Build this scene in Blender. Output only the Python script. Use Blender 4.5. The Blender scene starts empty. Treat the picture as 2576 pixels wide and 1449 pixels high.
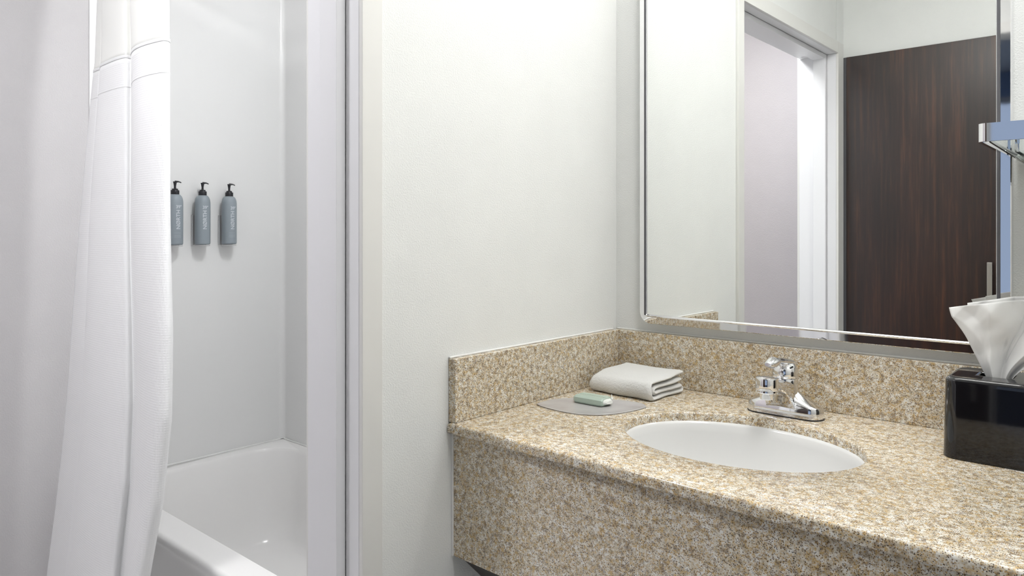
import bpy, bmesh, math, random
from math import sin, cos, pi, radians
from mathutils import Vector, Matrix
C = bpy.context.scene.collection
scene = bpy.context.scene

# ------------------------------------------------------------------ camera
cam_d = bpy.data.cameras.new('camera'); cam = bpy.data.objects.new('camera', cam_d); C.objects.link(cam)
cam_d.sensor_width = 36.0; cam_d.sensor_fit = 'HORIZONTAL'
cam_d.lens = 36.0 * 1845.55 / 2576.0
cam_d.shift_y = -(724.5 - 582.63) / 2576.0
cam_d.clip_start = 0.02
cam.location = (1.0477, -1.5950, 1.2340)
cam.rotation_euler = (radians(90), 0, 0.7223)
scene.camera = cam

# ------------------------------------------------------------------ world, exposure
scene.view_settings.view_transform = 'Standard'
scene.view_settings.look = 'None'
scene.view_settings.gamma = 1.0
scene.view_settings.exposure = 0.0
try: scene.view_settings.use_curve_mapping = False
except Exception: pass
w = bpy.data.worlds.new('sky'); scene.world = w; w.use_nodes = True
bg = w.node_tree.nodes['Background']
bg.inputs[0].default_value = (0.58, 0.71, 1.0, 1); bg.inputs[1].default_value = 0.62

def area(name, loc, sx, sy, power, col, rot=(0, 0, 0)):
    d = bpy.data.lights.new(name, 'AREA'); d.shape = 'RECTANGLE'; d.size = sx; d.size_y = sy
    d.energy = power; d.color = col
    o = bpy.data.objects.new(name, d); C.objects.link(o); o.location = loc; o.rotation_euler = rot
    return o


# ------------------------------------------------------------------ materials
def mat(name, base=(0.8, 0.8, 0.8), rough=0.5, metal=0.0, **kw):
    m = bpy.data.materials.new(name); m.use_nodes = True
    b = m.node_tree.nodes['Principled BSDF']
    b.inputs['Base Color'].default_value = (*base, 1)
    b.inputs['Roughness'].default_value = rough
    b.inputs['Metallic'].default_value = metal
    for k, v in kw.items():
        b.inputs[k.replace('_', ' ')].default_value = v
    return m
def nodes(m):
    nt = m.node_tree
    return nt, nt.nodes['Principled BSDF'], nt.nodes.new, nt.links.new
def coords(nt, scale=(1, 1, 1)):
    tc = nt.nodes.new('ShaderNodeTexCoord'); mp = nt.nodes.new('ShaderNodeMapping')
    mp.inputs['Scale'].default_value = scale
    nt.links.new(tc.outputs['Object'], mp.inputs['Vector'])
    return mp.outputs['Vector']
def noise(nt, vec, scale, detail=2, rough=0.5):
    n = nt.nodes.new('ShaderNodeTexNoise'); n.inputs['Scale'].default_value = scale
    n.inputs['Detail'].default_value = detail; n.inputs['Roughness'].default_value = rough
    nt.links.new(vec, n.inputs['Vector']); return n.outputs['Fac']
def ramp(nt, fac, stops):
    r = nt.nodes.new('ShaderNodeValToRGB'); e = r.color_ramp.elements
    while len(e) < len(stops): e.new(0.5)
    for i, (p, c) in enumerate(stops):
        e[i].position = p; e[i].color = (*c, 1) if len(c) == 3 else c
    nt.links.new(fac, r.inputs['Fac']); return r.outputs['Color']
def mix(nt, fac, a, b, mode='MIX'):
    m = nt.nodes.new('ShaderNodeMix'); m.data_type = 'RGBA'; m.blend_type = mode
    for s, v in ((m.inputs[0], fac), (m.inputs[6], a), (m.inputs[7], b)):
        if hasattr(v, 'is_output'): nt.links.new(v, s)
        elif isinstance(v, (int, float)): s.default_value = v
        else: s.default_value = (*v, 1)
    return m.outputs[2]
def bump(nt, b, h, dist, strength=1.0):
    n = nt.nodes.new('ShaderNodeBump'); n.inputs['Distance'].default_value = dist
    n.inputs['Strength'].default_value = strength
    nt.links.new(h, n.inputs['Height']); nt.links.new(n.outputs['Normal'], b.inputs['Normal'])

def wall_paint(name, col, sc=330, dist=0.0004):
    m = mat(name, col, 0.62); nt, b, N, L = nodes(m)
    v = coords(nt)
    n1 = noise(nt, v, sc, 3, 0.55); n2 = noise(nt, v, 9, 2)
    r = ramp(nt, n1, [(0.35, (0, 0, 0)), (0.75, (1, 1, 1))])
    bump(nt, b, r, dist)
    c = mix(nt, 1.0, (*col,), ramp(nt, n2, [(0.3, (0.975, 0.975, 0.975)), (0.7, (1, 1, 1))]), 'MULTIPLY')
    L(c, b.inputs['Base Color'])
    return m
M = {}
M['wall'] = wall_paint('wall_paint_warm_white', (0.80, 0.81, 0.795))
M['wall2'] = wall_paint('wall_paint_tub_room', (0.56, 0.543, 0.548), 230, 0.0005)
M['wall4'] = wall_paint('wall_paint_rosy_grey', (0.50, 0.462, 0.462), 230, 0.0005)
M['wall3'] = wall_paint('wall_paint_bedroom', (0.34, 0.46, 0.68), 150, 0.0006)
M['ceiling'] = wall_paint('ceiling_paint', (0.85, 0.85, 0.83), 120, 0.0010)
M['trimw'] = mat('painted_metal_frame', (0.74, 0.735, 0.71), 0.38)
M['trimb'] = mat('painted_jamb', (0.80, 0.80, 0.82), 0.35)
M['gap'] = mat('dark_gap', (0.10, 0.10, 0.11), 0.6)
M['acryl'] = mat('white_acrylic_surround', (0.80, 0.80, 0.795), 0.22)
M['tub'] = mat('white_tub_enamel', (0.84, 0.83, 0.82), 0.16)
M['porc'] = mat('white_porcelain', (0.78, 0.78, 0.77), 0.10)
M['caulk'] = mat('white_caulk', (0.86, 0.86, 0.84), 0.5)
M['chrome'] = mat('chrome', (0.86, 0.86, 0.87), 0.035, 1.0)
M['steel'] = mat('brushed_steel', (0.55, 0.53, 0.50), 0.32, 1.0)
M['mirror'] = mat('mirror_silver', (0.93, 0.945, 0.935), 0.0, 1.0)
M['black'] = mat('black_plastic', (0.012, 0.012, 0.016), 0.35)
M['blackg'] = mat('black_glossy_plastic', (0.006, 0.006, 0.008), 0.06, 0.0, Coat_Weight=0.4)
M['dark'] = mat('dark_interior', (0.01, 0.01, 0.01), 0.8)
M['bottle'] = mat('grey_blue_bottle_plastic', (0.275, 0.315, 0.345), 0.42)
M['print'] = mat('pale_grey_print', (0.56, 0.59, 0.63), 0.6)
M['print2'] = mat('faint_grey_print', (0.37, 0.40, 0.44), 0.6)
M['clearp'] = mat('clear_plastic', (0.85, 0.85, 0.86), 0.25, 0.0, Transmission_Weight=0.35, IOR=1.2)
M['soap'] = mat('green_soap_wrapper', (0.43, 0.525, 0.455), 0.35)
M['soapw'] = mat('white_wrapper_end', (0.80, 0.82, 0.78), 0.4)
M['shroud'] = mat('dark_brown_laminate', (0.05, 0.04, 0.035), 0.5)
M['carpet'] = mat('grey_carpet', (0.20, 0.19, 0.19), 0.95)
M['glass'] = mat('clear_glass', (0.93, 0.96, 0.95), 0.0, 0.0, Transmission_Weight=1.0, IOR=1.45)
M['thin'] = mat('thin_clear_acrylic', (0.9, 0.92, 0.92), 0.02)
def thin_(m):
    nt, b, N, L = nodes(m); tr = N('ShaderNodeBsdfTransparent'); tr.inputs[0].default_value = (0.90, 0.92, 0.91, 1)
    gl = N('ShaderNodeBsdfGlossy'); gl.inputs['Roughness'].default_value = 0.02
    fr_ = N('ShaderNodeFresnel'); fr_.inputs['IOR'].default_value = 1.5
    mx = N('ShaderNodeMixShader'); L(fr_.outputs[0], mx.inputs[0]); L(tr.outputs[0], mx.inputs[1]); L(gl.outputs[0], mx.inputs[2])
    L(mx.outputs[0], nt.nodes['Material Output'].inputs['Surface'])
thin_(M['thin'])
M['bulb'] = mat('lit_diffuser', (1, 1, 1), 0.5)

def emis(name, col, s):
    m = bpy.data.materials.new(name); m.use_nodes = True; nt = m.node_tree
    b = nt.nodes['Principled BSDF']; b.inputs['Base Color'].default_value = (0.9, 0.9, 0.9, 1)
    b.inputs['Emission Color'].default_value = (*col, 1); b.inputs['Emission Strength'].default_value = s
    return m

def granite():
    m = mat('speckled_granite', (0.7, 0.65, 0.55), 0.16); nt, b, N, L = nodes(m)
    v = coords(nt)
    def madd(a, k, c_):
        q = N('ShaderNodeMath'); q.operation = 'MULTIPLY_ADD'; L(a, q.inputs[0]); q.inputs[1].default_value = k; L(c_, q.inputs[2]); return q.outputs[0]
    def mul(a, b_):
        q = N('ShaderNodeMath'); q.operation = 'MULTIPLY'; L(a, q.inputs[0]); L(b_, q.inputs[1]); return q.outputs[0]
    nd = N('ShaderNodeTexNoise'); nd.inputs['Scale'].default_value = 500; nd.inputs['Detail'].default_value = 2; L(v, nd.inputs['Vector'])
    wv = N('ShaderNodeVectorMath'); wv.operation = 'MULTIPLY_ADD'; L(nd.outputs['Color'], wv.inputs[0]); wv.inputs[1].default_value = (0.0024, 0.0024, 0.0024); L(v, wv.inputs[2])
    def dots(sc, off, r0, r1):
        mp = N('ShaderNodeMapping'); mp.inputs['Location'].default_value = (off, off * 1.7, off * 0.6); L(wv.outputs[0], mp.inputs['Vector'])
        vo = N('ShaderNodeTexVoronoi'); vo.inputs['Scale'].default_value = sc; L(mp.outputs[0], vo.inputs['Vector'])
        sp = N('ShaderNodeSeparateColor'); L(vo.outputs['Color'], sp.inputs['Color'])
        return ramp(nt, vo.outputs['Distance'], [(r0, (1, 1, 1)), (r1, (0, 0, 0))]), sp.outputs[0], sp.outputs[1]
    cl = noise(nt, v, 95, 3, 0.6)                                  # clusters of dark grains
    cl2 = noise(nt, coords(nt, (1.1, 0.95, 1.05)), 130, 3, 0.6)    # gold clouds
    c = ramp(nt, noise(nt, coords(nt, (0.9, 1.1, 1.0)), 110, 4, 0.65), [(0.34, (0.47, 0.40, 0.29)), (0.47, (0.69, 0.63, 0.51)), (0.61, (0.83, 0.815, 0.76))])
    c = mix(nt, ramp(nt, cl2, [(0.52, (0, 0, 0)), (0.66, (0.80, 0.80, 0.80))]), c, (0.60, 0.42, 0.18))
    c = mix(nt, ramp(nt, cl, [(0.53, (0, 0, 0)), (0.66, (0.80, 0.80, 0.80))]), c, (0.33, 0.26, 0.19))
    dg, gA, gB = dots(430, 3.1, 0.30, 0.60)
    c = mix(nt, mul(dg, ramp(nt, madd(cl2, 0.9, gA), [(0.98, (0, 0, 0)), (1.02, (0.85, 0.85, 0.85))])), c, (0.52, 0.33, 0.12))
    dd, rA, rB = dots(500, 0.0, 0.30, 0.52)
    dk = mix(nt, rB, (0.045, 0.036, 0.030), (0.22, 0.14, 0.075))
    sel = N('ShaderNodeMath'); sel.operation = 'GREATER_THAN'; L(madd(cl, 1.5, rA), sel.inputs[0]); sel.inputs[1].default_value = 1.22
    c = mix(nt, mul(dd, sel.outputs[0]), c, dk)
    L(c, b.inputs['Base Color'])
    return m
M['granite'] = granite()

def dark_wood():
    m = mat('dark_wood_laminate', (0.06, 0.03, 0.02), 0.38, 0.0, Specular_IOR_Level=0.25, Coat_Weight=1.0, Coat_Roughness=0.30); nt, b, N, L = nodes(m)
    v = coords(nt, (1, 1, 0.045))
    f = noise(nt, v, 60, 4, 0.65); f2 = noise(nt, coords(nt, (1, 1, 0.02)), 16, 2)
    c = ramp(nt, f, [(0.30, (0.012, 0.005, 0.004)), (0.52, (0.032, 0.012, 0.008)), (0.74, (0.095, 0.034, 0.015))])
    c = mix(nt, 1.0, c, ramp(nt, f2, [(0.3, (0.6, 0.6, 0.6)), (0.7, (1, 1, 1))]), 'MULTIPLY')
    L(c, b.inputs['Base Color']); return m
M['wood'] = dark_wood()

def cloth(name, col, scale, dist, sheen=0.2, trans=0.0):
    m = mat(name, col, 0.85); nt, b, N, L = nodes(m)
    b.inputs['Sheen Weight'].default_value = sheen
    v = coords(nt)
    if scale:
        vo = N('ShaderNodeTexVoronoi'); vo.inputs['Scale'].default_value = scale
        vo.inputs['Randomness'].default_value = 0.15; L(v, vo.inputs['Vector'])
        bump(nt, b, vo.outputs['Distance'], dist)
    if trans:
        tr = N('ShaderNodeBsdfTranslucent'); tr.inputs['Color'].default_value = (*col, 1)
        mx = N('ShaderNodeMixShader'); mx.inputs[0].default_value = trans
        out = nt.nodes['Material Output']
        L(b.outputs[0], mx.inputs[1]); L(tr.outputs[0], mx.inputs[2]); L(mx.outputs[0], out.inputs['Surface'])
    return m
M['waffle'] = cloth('waffle_curtain_cloth', (0.93, 0.93, 0.93), 170, 0.0007, 0.1, 0.12)
M['sheer'] = cloth('smooth_curtain_voile', (0.93, 0.93, 0.90), 0, 0, 0.1, 0.14)
M['hem'] = cloth('curtain_seam', (0.88, 0.88, 0.88), 300, 0.0003, 0.1, 0.1)
M['tissue'] = cloth('tissue_paper', (0.92, 0.915, 0.905), 0, 0, 0.1, 0.2)
def terry():
    m = mat('white_terry', (0.86, 0.86, 0.84), 0.95); nt, b, N, L = nodes(m)
    b.inputs['Sheen Weight'].default_value = 0.4
    v = coords(nt); bump(nt, b, noise(nt, v, 650, 3, 0.7), 0.0018); return m
M['terry'] = terry()
def mat_plate():
    m = mat('frosted_soap_mat', (0.52, 0.50, 0.48), 0.22); nt, b, N, L = nodes(m)
    v = coords(nt)
    L(ramp(nt, noise(nt, v, 22, 3), [(0.3, (0.45, 0.43, 0.425)), (0.7, (0.52, 0.505, 0.50))]), b.inputs['Base Color'])
    return m
M['plate'] = mat_plate()
def floor_tile():
    m = mat('pale_floor_tile', (0.30, 0.29, 0.28), 0.4); nt, b, N, L = nodes(m)
    v = coords(nt)
    L(ramp(nt, noise(nt, v, 14, 4), [(0.3, (0.62, 0.61, 0.61)), (0.7, (0.70, 0.69, 0.69))]), b.inputs['Base Color'])
    return m
M['floor'] = floor_tile()

# ------------------------------------------------------------------ helpers
def link_mesh(name, verts, faces, m, parent=None, smooth=False, angle=None):
    me = bpy.data.meshes.new(name); me.from_pydata([tuple(v) for v in verts], [], faces); me.update()
    o = bpy.data.objects.new(name, me); C.objects.link(o); me.materials.append(m)
    if parent: o.parent = parent
    if smooth: shade(me, angle)
    return o
def shade(me, angle=None):
    for p in me.polygons: p.use_smooth = True
    if angle:
        bm = bmesh.new(); bm.from_mesh(me)
        for e in bm.edges:
            if len(e.link_faces) == 2 and e.calc_face_angle(0) > angle: e.smooth = False
        bm.to_mesh(me); bm.free()
def from_bm(name, bm, m, parent=None, smooth=False, angle=0.7):
    bmesh.ops.recalc_face_normals(bm, faces=bm.faces)
    me = bpy.data.meshes.new(name); bm.to_mesh(me); bm.free()
    o = bpy.data.objects.new(name, me); C.objects.link(o); me.materials.append(m)
    if parent: o.parent = parent
    if smooth: shade(me, angle)
    return o
def bm_box(bm, x0, x1, y0, y1, z0, z1, bev=0, seg=2):
    r = bmesh.ops.create_cube(bm, size=1.0)
    vs = r['verts']
    bmesh.ops.scale(bm, vec=(x1 - x0, y1 - y0, z1 - z0), verts=vs)
    bmesh.ops.translate(bm, vec=((x0 + x1) / 2, (y0 + y1) / 2, (z0 + z1) / 2), verts=vs)
    if bev:
        es = list({e for v in vs for e in v.link_edges})
        bmesh.ops.bevel(bm, geom=es, offset=bev, segments=seg, profile=0.5, affect='EDGES')
def wn_(o):
    md = o.modifiers.new('normals', 'WEIGHTED_NORMAL'); md.keep_sharp = True; md.weight = 100; md.thresh = 0.01
    return o
def box(name, x0, x1, y0, y1, z0, z1, m, parent=None, bev=0, seg=2):
    bm = bmesh.new(); bm_box(bm, x0, x1, y0, y1, z0, z1, bev, seg)
    o = from_bm(name, bm, m, parent, smooth=bool(bev), angle=0.9)
    return wn_(o) if bev else o
def empty(name, loc=(0, 0, 0), label=None, cat=None, group=None, kind=None):
    o = bpy.data.objects.new(name, None); C.objects.link(o); o.location = loc; o.empty_display_size = 0.05
    return tag(o, label, cat, group, kind)
def tag(o, label=None, cat=None, group=None, kind=None):
    if label: o['label'] = label
    if cat: o['category'] = cat
    if group: o['group'] = group
    if kind: o['kind'] = kind
    return o
def struct(o, label=None): o['kind'] = 'structure'; (label and o.__setitem__('label', label)); return o
def lathe_data(profile, n=32, cx=0, cy=0):
    vs, fs = [], []
    for r, z in profile:
        for i in range(n):
            a = 2 * pi * i / n; vs.append((cx + r * cos(a), cy + r * sin(a), z))
    for k in range(len(profile) - 1):
        for i in range(n):
            j = (i + 1) % n
            fs.append((k * n + i, k * n + j, (k + 1) * n + j, (k + 1) * n + i))
    fs.append(tuple(range(n))[::-1]); fs.append(tuple((len(profile) - 1) * n + i for i in range(n)))
    return vs, fs
def loft(name, rings, m, parent=None, cap0=True, cap1=True, closed=True, smooth=True, angle=0.6):
    n = len(rings[0]); vs = [p for r in rings for p in r]; fs = []
    for k in range(len(rings) - 1):
        for i in range(n if closed else n - 1):
            j = (i + 1) % n
            fs.append((k * n + i, k * n + j, (k + 1) * n + j, (k + 1) * n + i))
    if cap0: fs.append(tuple(range(n))[::-1])
    if cap1: fs.append(tuple((len(rings) - 1) * n + i for i in range(n)))
    bm = bmesh.new(); bv = [bm.verts.new(v) for v in vs]
    for f in fs:
        try: bm.faces.new([bv[i] for i in f])
        except ValueError: pass
    return from_bm(name, bm, m, parent, smooth, angle)
def rrect(x0, x1, y0, y1, r, z, n=8):
    pts = []
    for cx, cy, a0 in ((x1 - r, y1 - r, 0), (x0 + r, y1 - r, pi / 2), (x0 + r, y0 + r, pi), (x1 - r, y0 + r, 1.5 * pi)):
        for i in range(n + 1):
            a = a0 + pi / 2 * i / n; pts.append((cx + r * cos(a), cy + r * sin(a), z))
    return pts
def tube(name, pts, rad, m, parent=None, n=12):
    pts = [Vector(p) for p in pts]; rings = []
    rr = rad if isinstance(rad, (list, tuple)) else [rad] * len(pts)
    up = Vector((0, 0, 1))
    for i, p in enumerate(pts):
        d = (pts[min(i + 1, len(pts) - 1)] - pts[max(i - 1, 0)]).normalized()
        s = d.cross(up)
        if s.length < 1e-3: s = d.cross(Vector((1, 0, 0)))
        s.normalize(); t = s.cross(d).normalized()
        rings.append([tuple(p + (s * cos(2 * pi * k / n) + t * sin(2 * pi * k / n)) * rr[i]) for k in range(n)])
    return loft(name, rings, m, parent)
def catmull(P, k):
    out = []
    for i in range(len(P) - 1):
        p0 = P[max(i - 1, 0)]; p1 = P[i]; p2 = P[i + 1]; p3 = P[min(i + 2, len(P) - 1)]
        for j in range(k):
            t = j / k
            out.append(tuple(0.5 * (2 * b + (c - a) * t + (2 * a - 5 * b + 4 * c - d) * t * t + (-a + 3 * b - 3 * c + d) * t ** 3)
                             for a, b, c, d in zip(p0, p1, p2, p3)))
    out.append(tuple(P[-1])); return out
def prism_y(name, prof, y0, y1, m, parent=None, smooth=False):   # profile of (x,z), extruded along y
    return loft(name, [[(x, y0, z) for x, z in prof], [(x, y1, z) for x, z in prof]], m, parent, smooth=smooth)
def prism_x(name, prof, x0, x1, m, parent=None, smooth=False):   # profile of (y,z)
    return loft(name, [[(x0, y, z) for y, z in prof], [(x1, y, z) for y, z in prof]], m, parent, smooth=smooth)

CT = 0.86          # countertop height
# ------------------------------------------------------------------ room shell
YO0, YO1, HD = -1.770, -0.8104, 2.006          # opening in the left wall
XR = 1.50
struct(box('floor', -1.75, 3.2, -5.2, 0.15, -0.08, 0.0, M['floor']))
struct(box('ceiling', -1.75, 3.2, -5.2, 0.15, 2.44, 2.52, M['ceiling']))
# left wall with the doorway (jamb depth 0.15)
bm = bmesh.new()
bm_box(bm, -0.145, 0, YO1 + 0.004, 0.0, 0, 2.44)
bm_box(bm, -0.145, 0, YO0, YO1 + 0.004, HD + 0.004, 2.44)
bm_box(bm, -0.145, 0, -2.0, YO0 - 0.004, 0, 2.44)
struct(from_bm('wall_left', bm, M['wall']))
struct(box('wall_back', -0.145, 1.62, 0.0, 0.12, 0, 2.44, M['wall']))
struct(box('wall_right', XR, 1.62, -2.0, 0.0, 0, 2.44, M['wall']))
# wall opposite the mirror with a doorway to the bedroom
bm = bmesh.new()
bm_box(bm, 0.0, 0.612, -1.99, -1.872, 0, 2.44)
bm_box(bm, 0.612, 1.42, -1.99, -1.872, 2.006, 2.44)
bm_box(bm, 1.42, XR, -1.99, -1.872, 0, 2.44)
struct(from_bm('wall_front', bm, M['wall']))
# tub room walls
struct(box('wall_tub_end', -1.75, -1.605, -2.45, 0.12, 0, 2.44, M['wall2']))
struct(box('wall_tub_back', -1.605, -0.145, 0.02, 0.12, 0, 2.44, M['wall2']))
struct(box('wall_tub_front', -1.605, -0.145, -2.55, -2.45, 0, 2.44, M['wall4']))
# bedroom shell
struct(box('wall_bedroom_left', -0.145, -0.05, -5.1, -2.0, 0, 2.44, M['wall3']))
struct(box('wall_bedroom_right', 3.1, 3.2, -5.1, -1.99, 0, 2.44, M['wall3']))
bm = bmesh.new()
bm_box(bm, 2.6, 3.1, -5.2, -5.1, 0, 2.44)
bm_box(bm, -0.05, 2.6, -5.2, -5.1, 0, 0.55); bm_box(bm, -0.05, 2.6, -5.2, -5.1, 2.25, 2.44)
struct(from_bm('wall_bedroom_far', bm, M['wall3']))
struct(box('wall_bedroom_near', 1.62, 3.1, -1.99, -1.90, 0, 2.44, M['wall3']))
wn = struct(empty('window_1', (1.45, -5.12, 0.55)))
def at0(o, p):
    o.parent = p; o.matrix_parent_inverse = Matrix.Translation(-Vector(p.location)); return o
bm = bmesh.new()
for a in ((-0.05, 0.0, 0.55, 2.25), (2.55, 2.6, 0.55, 2.25), (1.33, 1.38, 0.6, 2.2)): bm_box(bm, a[0], a[1], -5.16, -5.10, a[2], a[3])
bm_box(bm, 0.0, 2.55, -5.16, -5.10, 0.55, 0.60); bm_box(bm, 0.0, 2.55, -5.16, -5.10, 2.20, 2.25)
at0(from_bm('window_frame', bm, M['trimw']), wn)
for x0, x1 in ((0.0, 1.33), (1.38, 2.55)): at0(box('pane', x0, x1, -5.135, -5.129, 0.6, 2.2, M['glass']), wn)
struct(box('baseboard_tub_end', -1.605, -1.593, -2.45, -0.80, 0, 0.09, M['trimw'], bev=0.003))
struct(box('baseboard_left', 0.0, 0.012, YO1 + 0.05, -0.02, 0, 0.09, M['trimw'], bev=0.003))

# door frame of the tub room (pressed metal frame: face, rabbet, stop)
tr = struct(empty('trim_1', (0, YO1, 0)))
def jamb(ys, sgn):
    # profile in (x, y): sgn=+1 near jamb (opening towards -y), -1 far jamb
    y = ys; s = -sgn
    P = [(0.012, y), (0.012, y - s * 0.047), (0.009, y - s * 0.050), (0.0, y - s * 0.050), (-0.160, y - s * 0.05), (-0.160, y),
         (-0.120, y), (-0.1195, y + s * 0.0006), (-0.117, y), (-0.0750, y), (-0.0750, y + s * 0.0)]
    return P
def frame_piece(name, xs, y0, y1, z0, z1, m): return at0(box(name, xs[0], xs[1], y0, y1, z0, z1, m, None, 0.0012, 2), tr)
# near jamb (seen from the camera), far jamb (seen in the mirror) and head
frame_piece('face', (0.0, 0.010), YO1, YO1 + 0.0445, 0, HD + 0.050, M['trimw'])
frame_piece('face', (0.0, 0.010), YO0 - 0.068, YO0, 0, HD + 0.050, M['trimw'])
frame_piece('face', (0.0, 0.010), YO0 + 0.0002, YO1 - 0.0002, HD, HD + 0.050, M['trimw'])
ST = 0.0196
for ya, yb, yc in ((YO1, YO1 + 0.0035, YO1 - ST), (YO0 - 0.0035, YO0, YO0)):
    near = ya == YO1
    frame_piece('rabbet', (-0.0385, -0.0002), min(ya, yb), max(ya, yb), 0, HD, M['trimb'])
    s0, s1 = (YO1 - ST, YO1) if near else (YO0, YO0 + ST)
    frame_piece('stop', (-0.0913, -0.0390), s0, s1, 0, HD, M['trimb'])
    frame_piece('back_rabbet', (-0.158, -0.0918), min(ya, yb), max(ya, yb), 0, HD, M['trimb'])
frame_piece('head_rabbet', (-0.0385, -0.0002), YO0, YO1, HD, HD + 0.0035, M['trimb'])
frame_piece('head_stop', (-0.0913, -0.0390), YO0 + ST, YO1 - ST, HD - ST, HD, M['trimb'])
frame_piece('head_back_rabbet', (-0.158, -0.0918), YO0, YO1, HD, HD + 0.0035, M['trimb'])
frame_piece('back_face', (-0.168, -0.1452), YO0 - 0.05, YO0 - 0.0036, 0, HD + 0.05, M['trimw'])
frame_piece('back_face', (-0.168, -0.1452), YO1 + 0.0036, YO1 + 0.05, 0, HD + 0.05, M['trimw'])

# dark wooden door against the wall opposite the mirror (seen in the mirror)
d1 = struct(empty('door_1', (0.33, -1.85, 0)))
at0(box('slab', 0.018, 0.603, -1.870, -1.850, 0.01, 2.000, M['wood'], None, 0.001), d1)
at0(box('edge_strip', 0.002, 0.0175, -1.870, -1.852, 0.01, 2.000, M['gap'], None, 0.001), d1)
hb = at0(box('handle', 0.548, 0.566, -1.820, -1.808, 0.72, 1.115, M['steel'], None, 0.002), d1)
for z in (0.76, 1.07): at0(box('handle_post', 0.552, 0.562, -1.850, -1.820, z - 0.005, z + 0.005, M['steel']), d1)
tr2 = struct(empty('trim_2', (1.05, -1.86, 0)))
for x0, x1, z0, z1 in ((1.38, 1.425, 0, 2.006), (0.655, 1.425, 2.006, 2.05)):
    at0(box('casing', x0, x1, -1.872, -1.862, z0, z1, M['trimw'], None, 0.001), tr2)

# ------------------------------------------------------------------ tub alcove
TH = 0.400; TX0, TX1, TY0, TY1 = -1.600, -0.170, -0.722, 0.015
tub = empty('bathtub', ((TX0 + TX1) / 2, (TY0 + TY1) / 2, 0), 'white alcove bathtub behind the shower curtain with a flat front rim', 'bathtub')
rings = [rrect(TX0, TX1, TY0 + .012, TY1, 0.004, 0.0), rrect(TX0, TX1, TY0 + .012, TY1, 0.004, TH - 0.05),
         rrect(TX0, TX1, TY0, TY1, 0.004, TH - 0.03)]
for a in range(0, 7):
    t = a / 6 * pi / 2; rr = 0.014
    rings.append(rrect(TX0, TX1, TY0 + rr * (1 - cos(t)), TY1, 0.004, TH - rr + rr * sin(t)))
IX0, IX1, IY0, IY1 = TX0 + 0.055, TX1 - 0.09, -0.637, TY1 - 0.045
for off, z, r in ((0, TH, 0.13), (0.003, TH - 0.003, 0.128), (0.008, TH - 0.012, 0.125), (0.03, TH - 0.12, 0.12), (0.05, TH - 0.24, 0.12), (0.075, TH - 0.32, 0.12), (0.11, TH - 0.345, 0.12)):
    rings.append(rrect(IX0 + off, IX1 - off, IY0 + off * 0.6, IY1 - off * 0.6, r, z))
shell = at0(loft('shell', rings, M['tub'], cap0=True, cap1=True, angle=1.0), tub)
vs, fs = lathe_data([(0.03, 0), (0.032, 0.003), (0.025, 0.006)], 24)
dr = link_mesh('drain', [(x - 0.45, y - 0.32, z + TH - 0.345) for x, y, z in vs], fs, M['chrome'], None, True, 0.7); at0(dr, tub)

sur = empty('tub_surround', (-0.9, 0, TH), 'glossy white wall panels of the tub alcove behind the bottles', 'surround')
at0(box('end_panel', -1.605, -1.600, -0.700, 0.015, TH + 0.002, 2.20, M['acryl'], None, 0.001), sur)
at0(box('long_panel', -1.600, -0.150, 0.0152, 0.0198, TH + 0.002, 2.20, M['acryl'], None, 0.001), sur)
at0(box('near_panel', -0.150, -0.1452, -0.735, 0.015, TH + 0.002, 2.20, M['acryl'], None, 0.001), sur)
# soft inside corner and caulk bead above the rim
cv = []
for i in range(9):
    a = pi + (pi / 2) * i / 8
    cv.append((-1.600 + 0.02 + 0.02 * cos(a - pi / 2 + 0), 0.0152 - 0.02 + 0.02 * sin(a - pi / 2 + 0)))
cc = [(-1.600 + 0.02 - 0.02 * cos(t), 0.0152 - 0.02 + 0.02 * sin(t)) for t in [pi / 2 * i / 8 for i in range(9)]]
ring0 = [(-1.601, 0.0160, 0)] + [(x, y, 0) for x, y in cc]
at0(loft('corner_cove', [[(x, y, z) for x, y, _ in ring0] for z in (TH + 0.002, 2.2)], M['acryl'], angle=0.9), sur)
bm = bmesh.new()
bm_box(bm, -1.600, -1.5935, TY0 + 0.02, 0.0, TH - 0.0005, TH + 0.006, 0.002)
bm_box(bm, -1.59, -0.16, 0.0085, 0.0150, TH - 0.0005, TH + 0.006, 0.002)
at0(from_bm('caulk_bead', bm, M['caulk'], smooth=True), sur)

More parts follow.
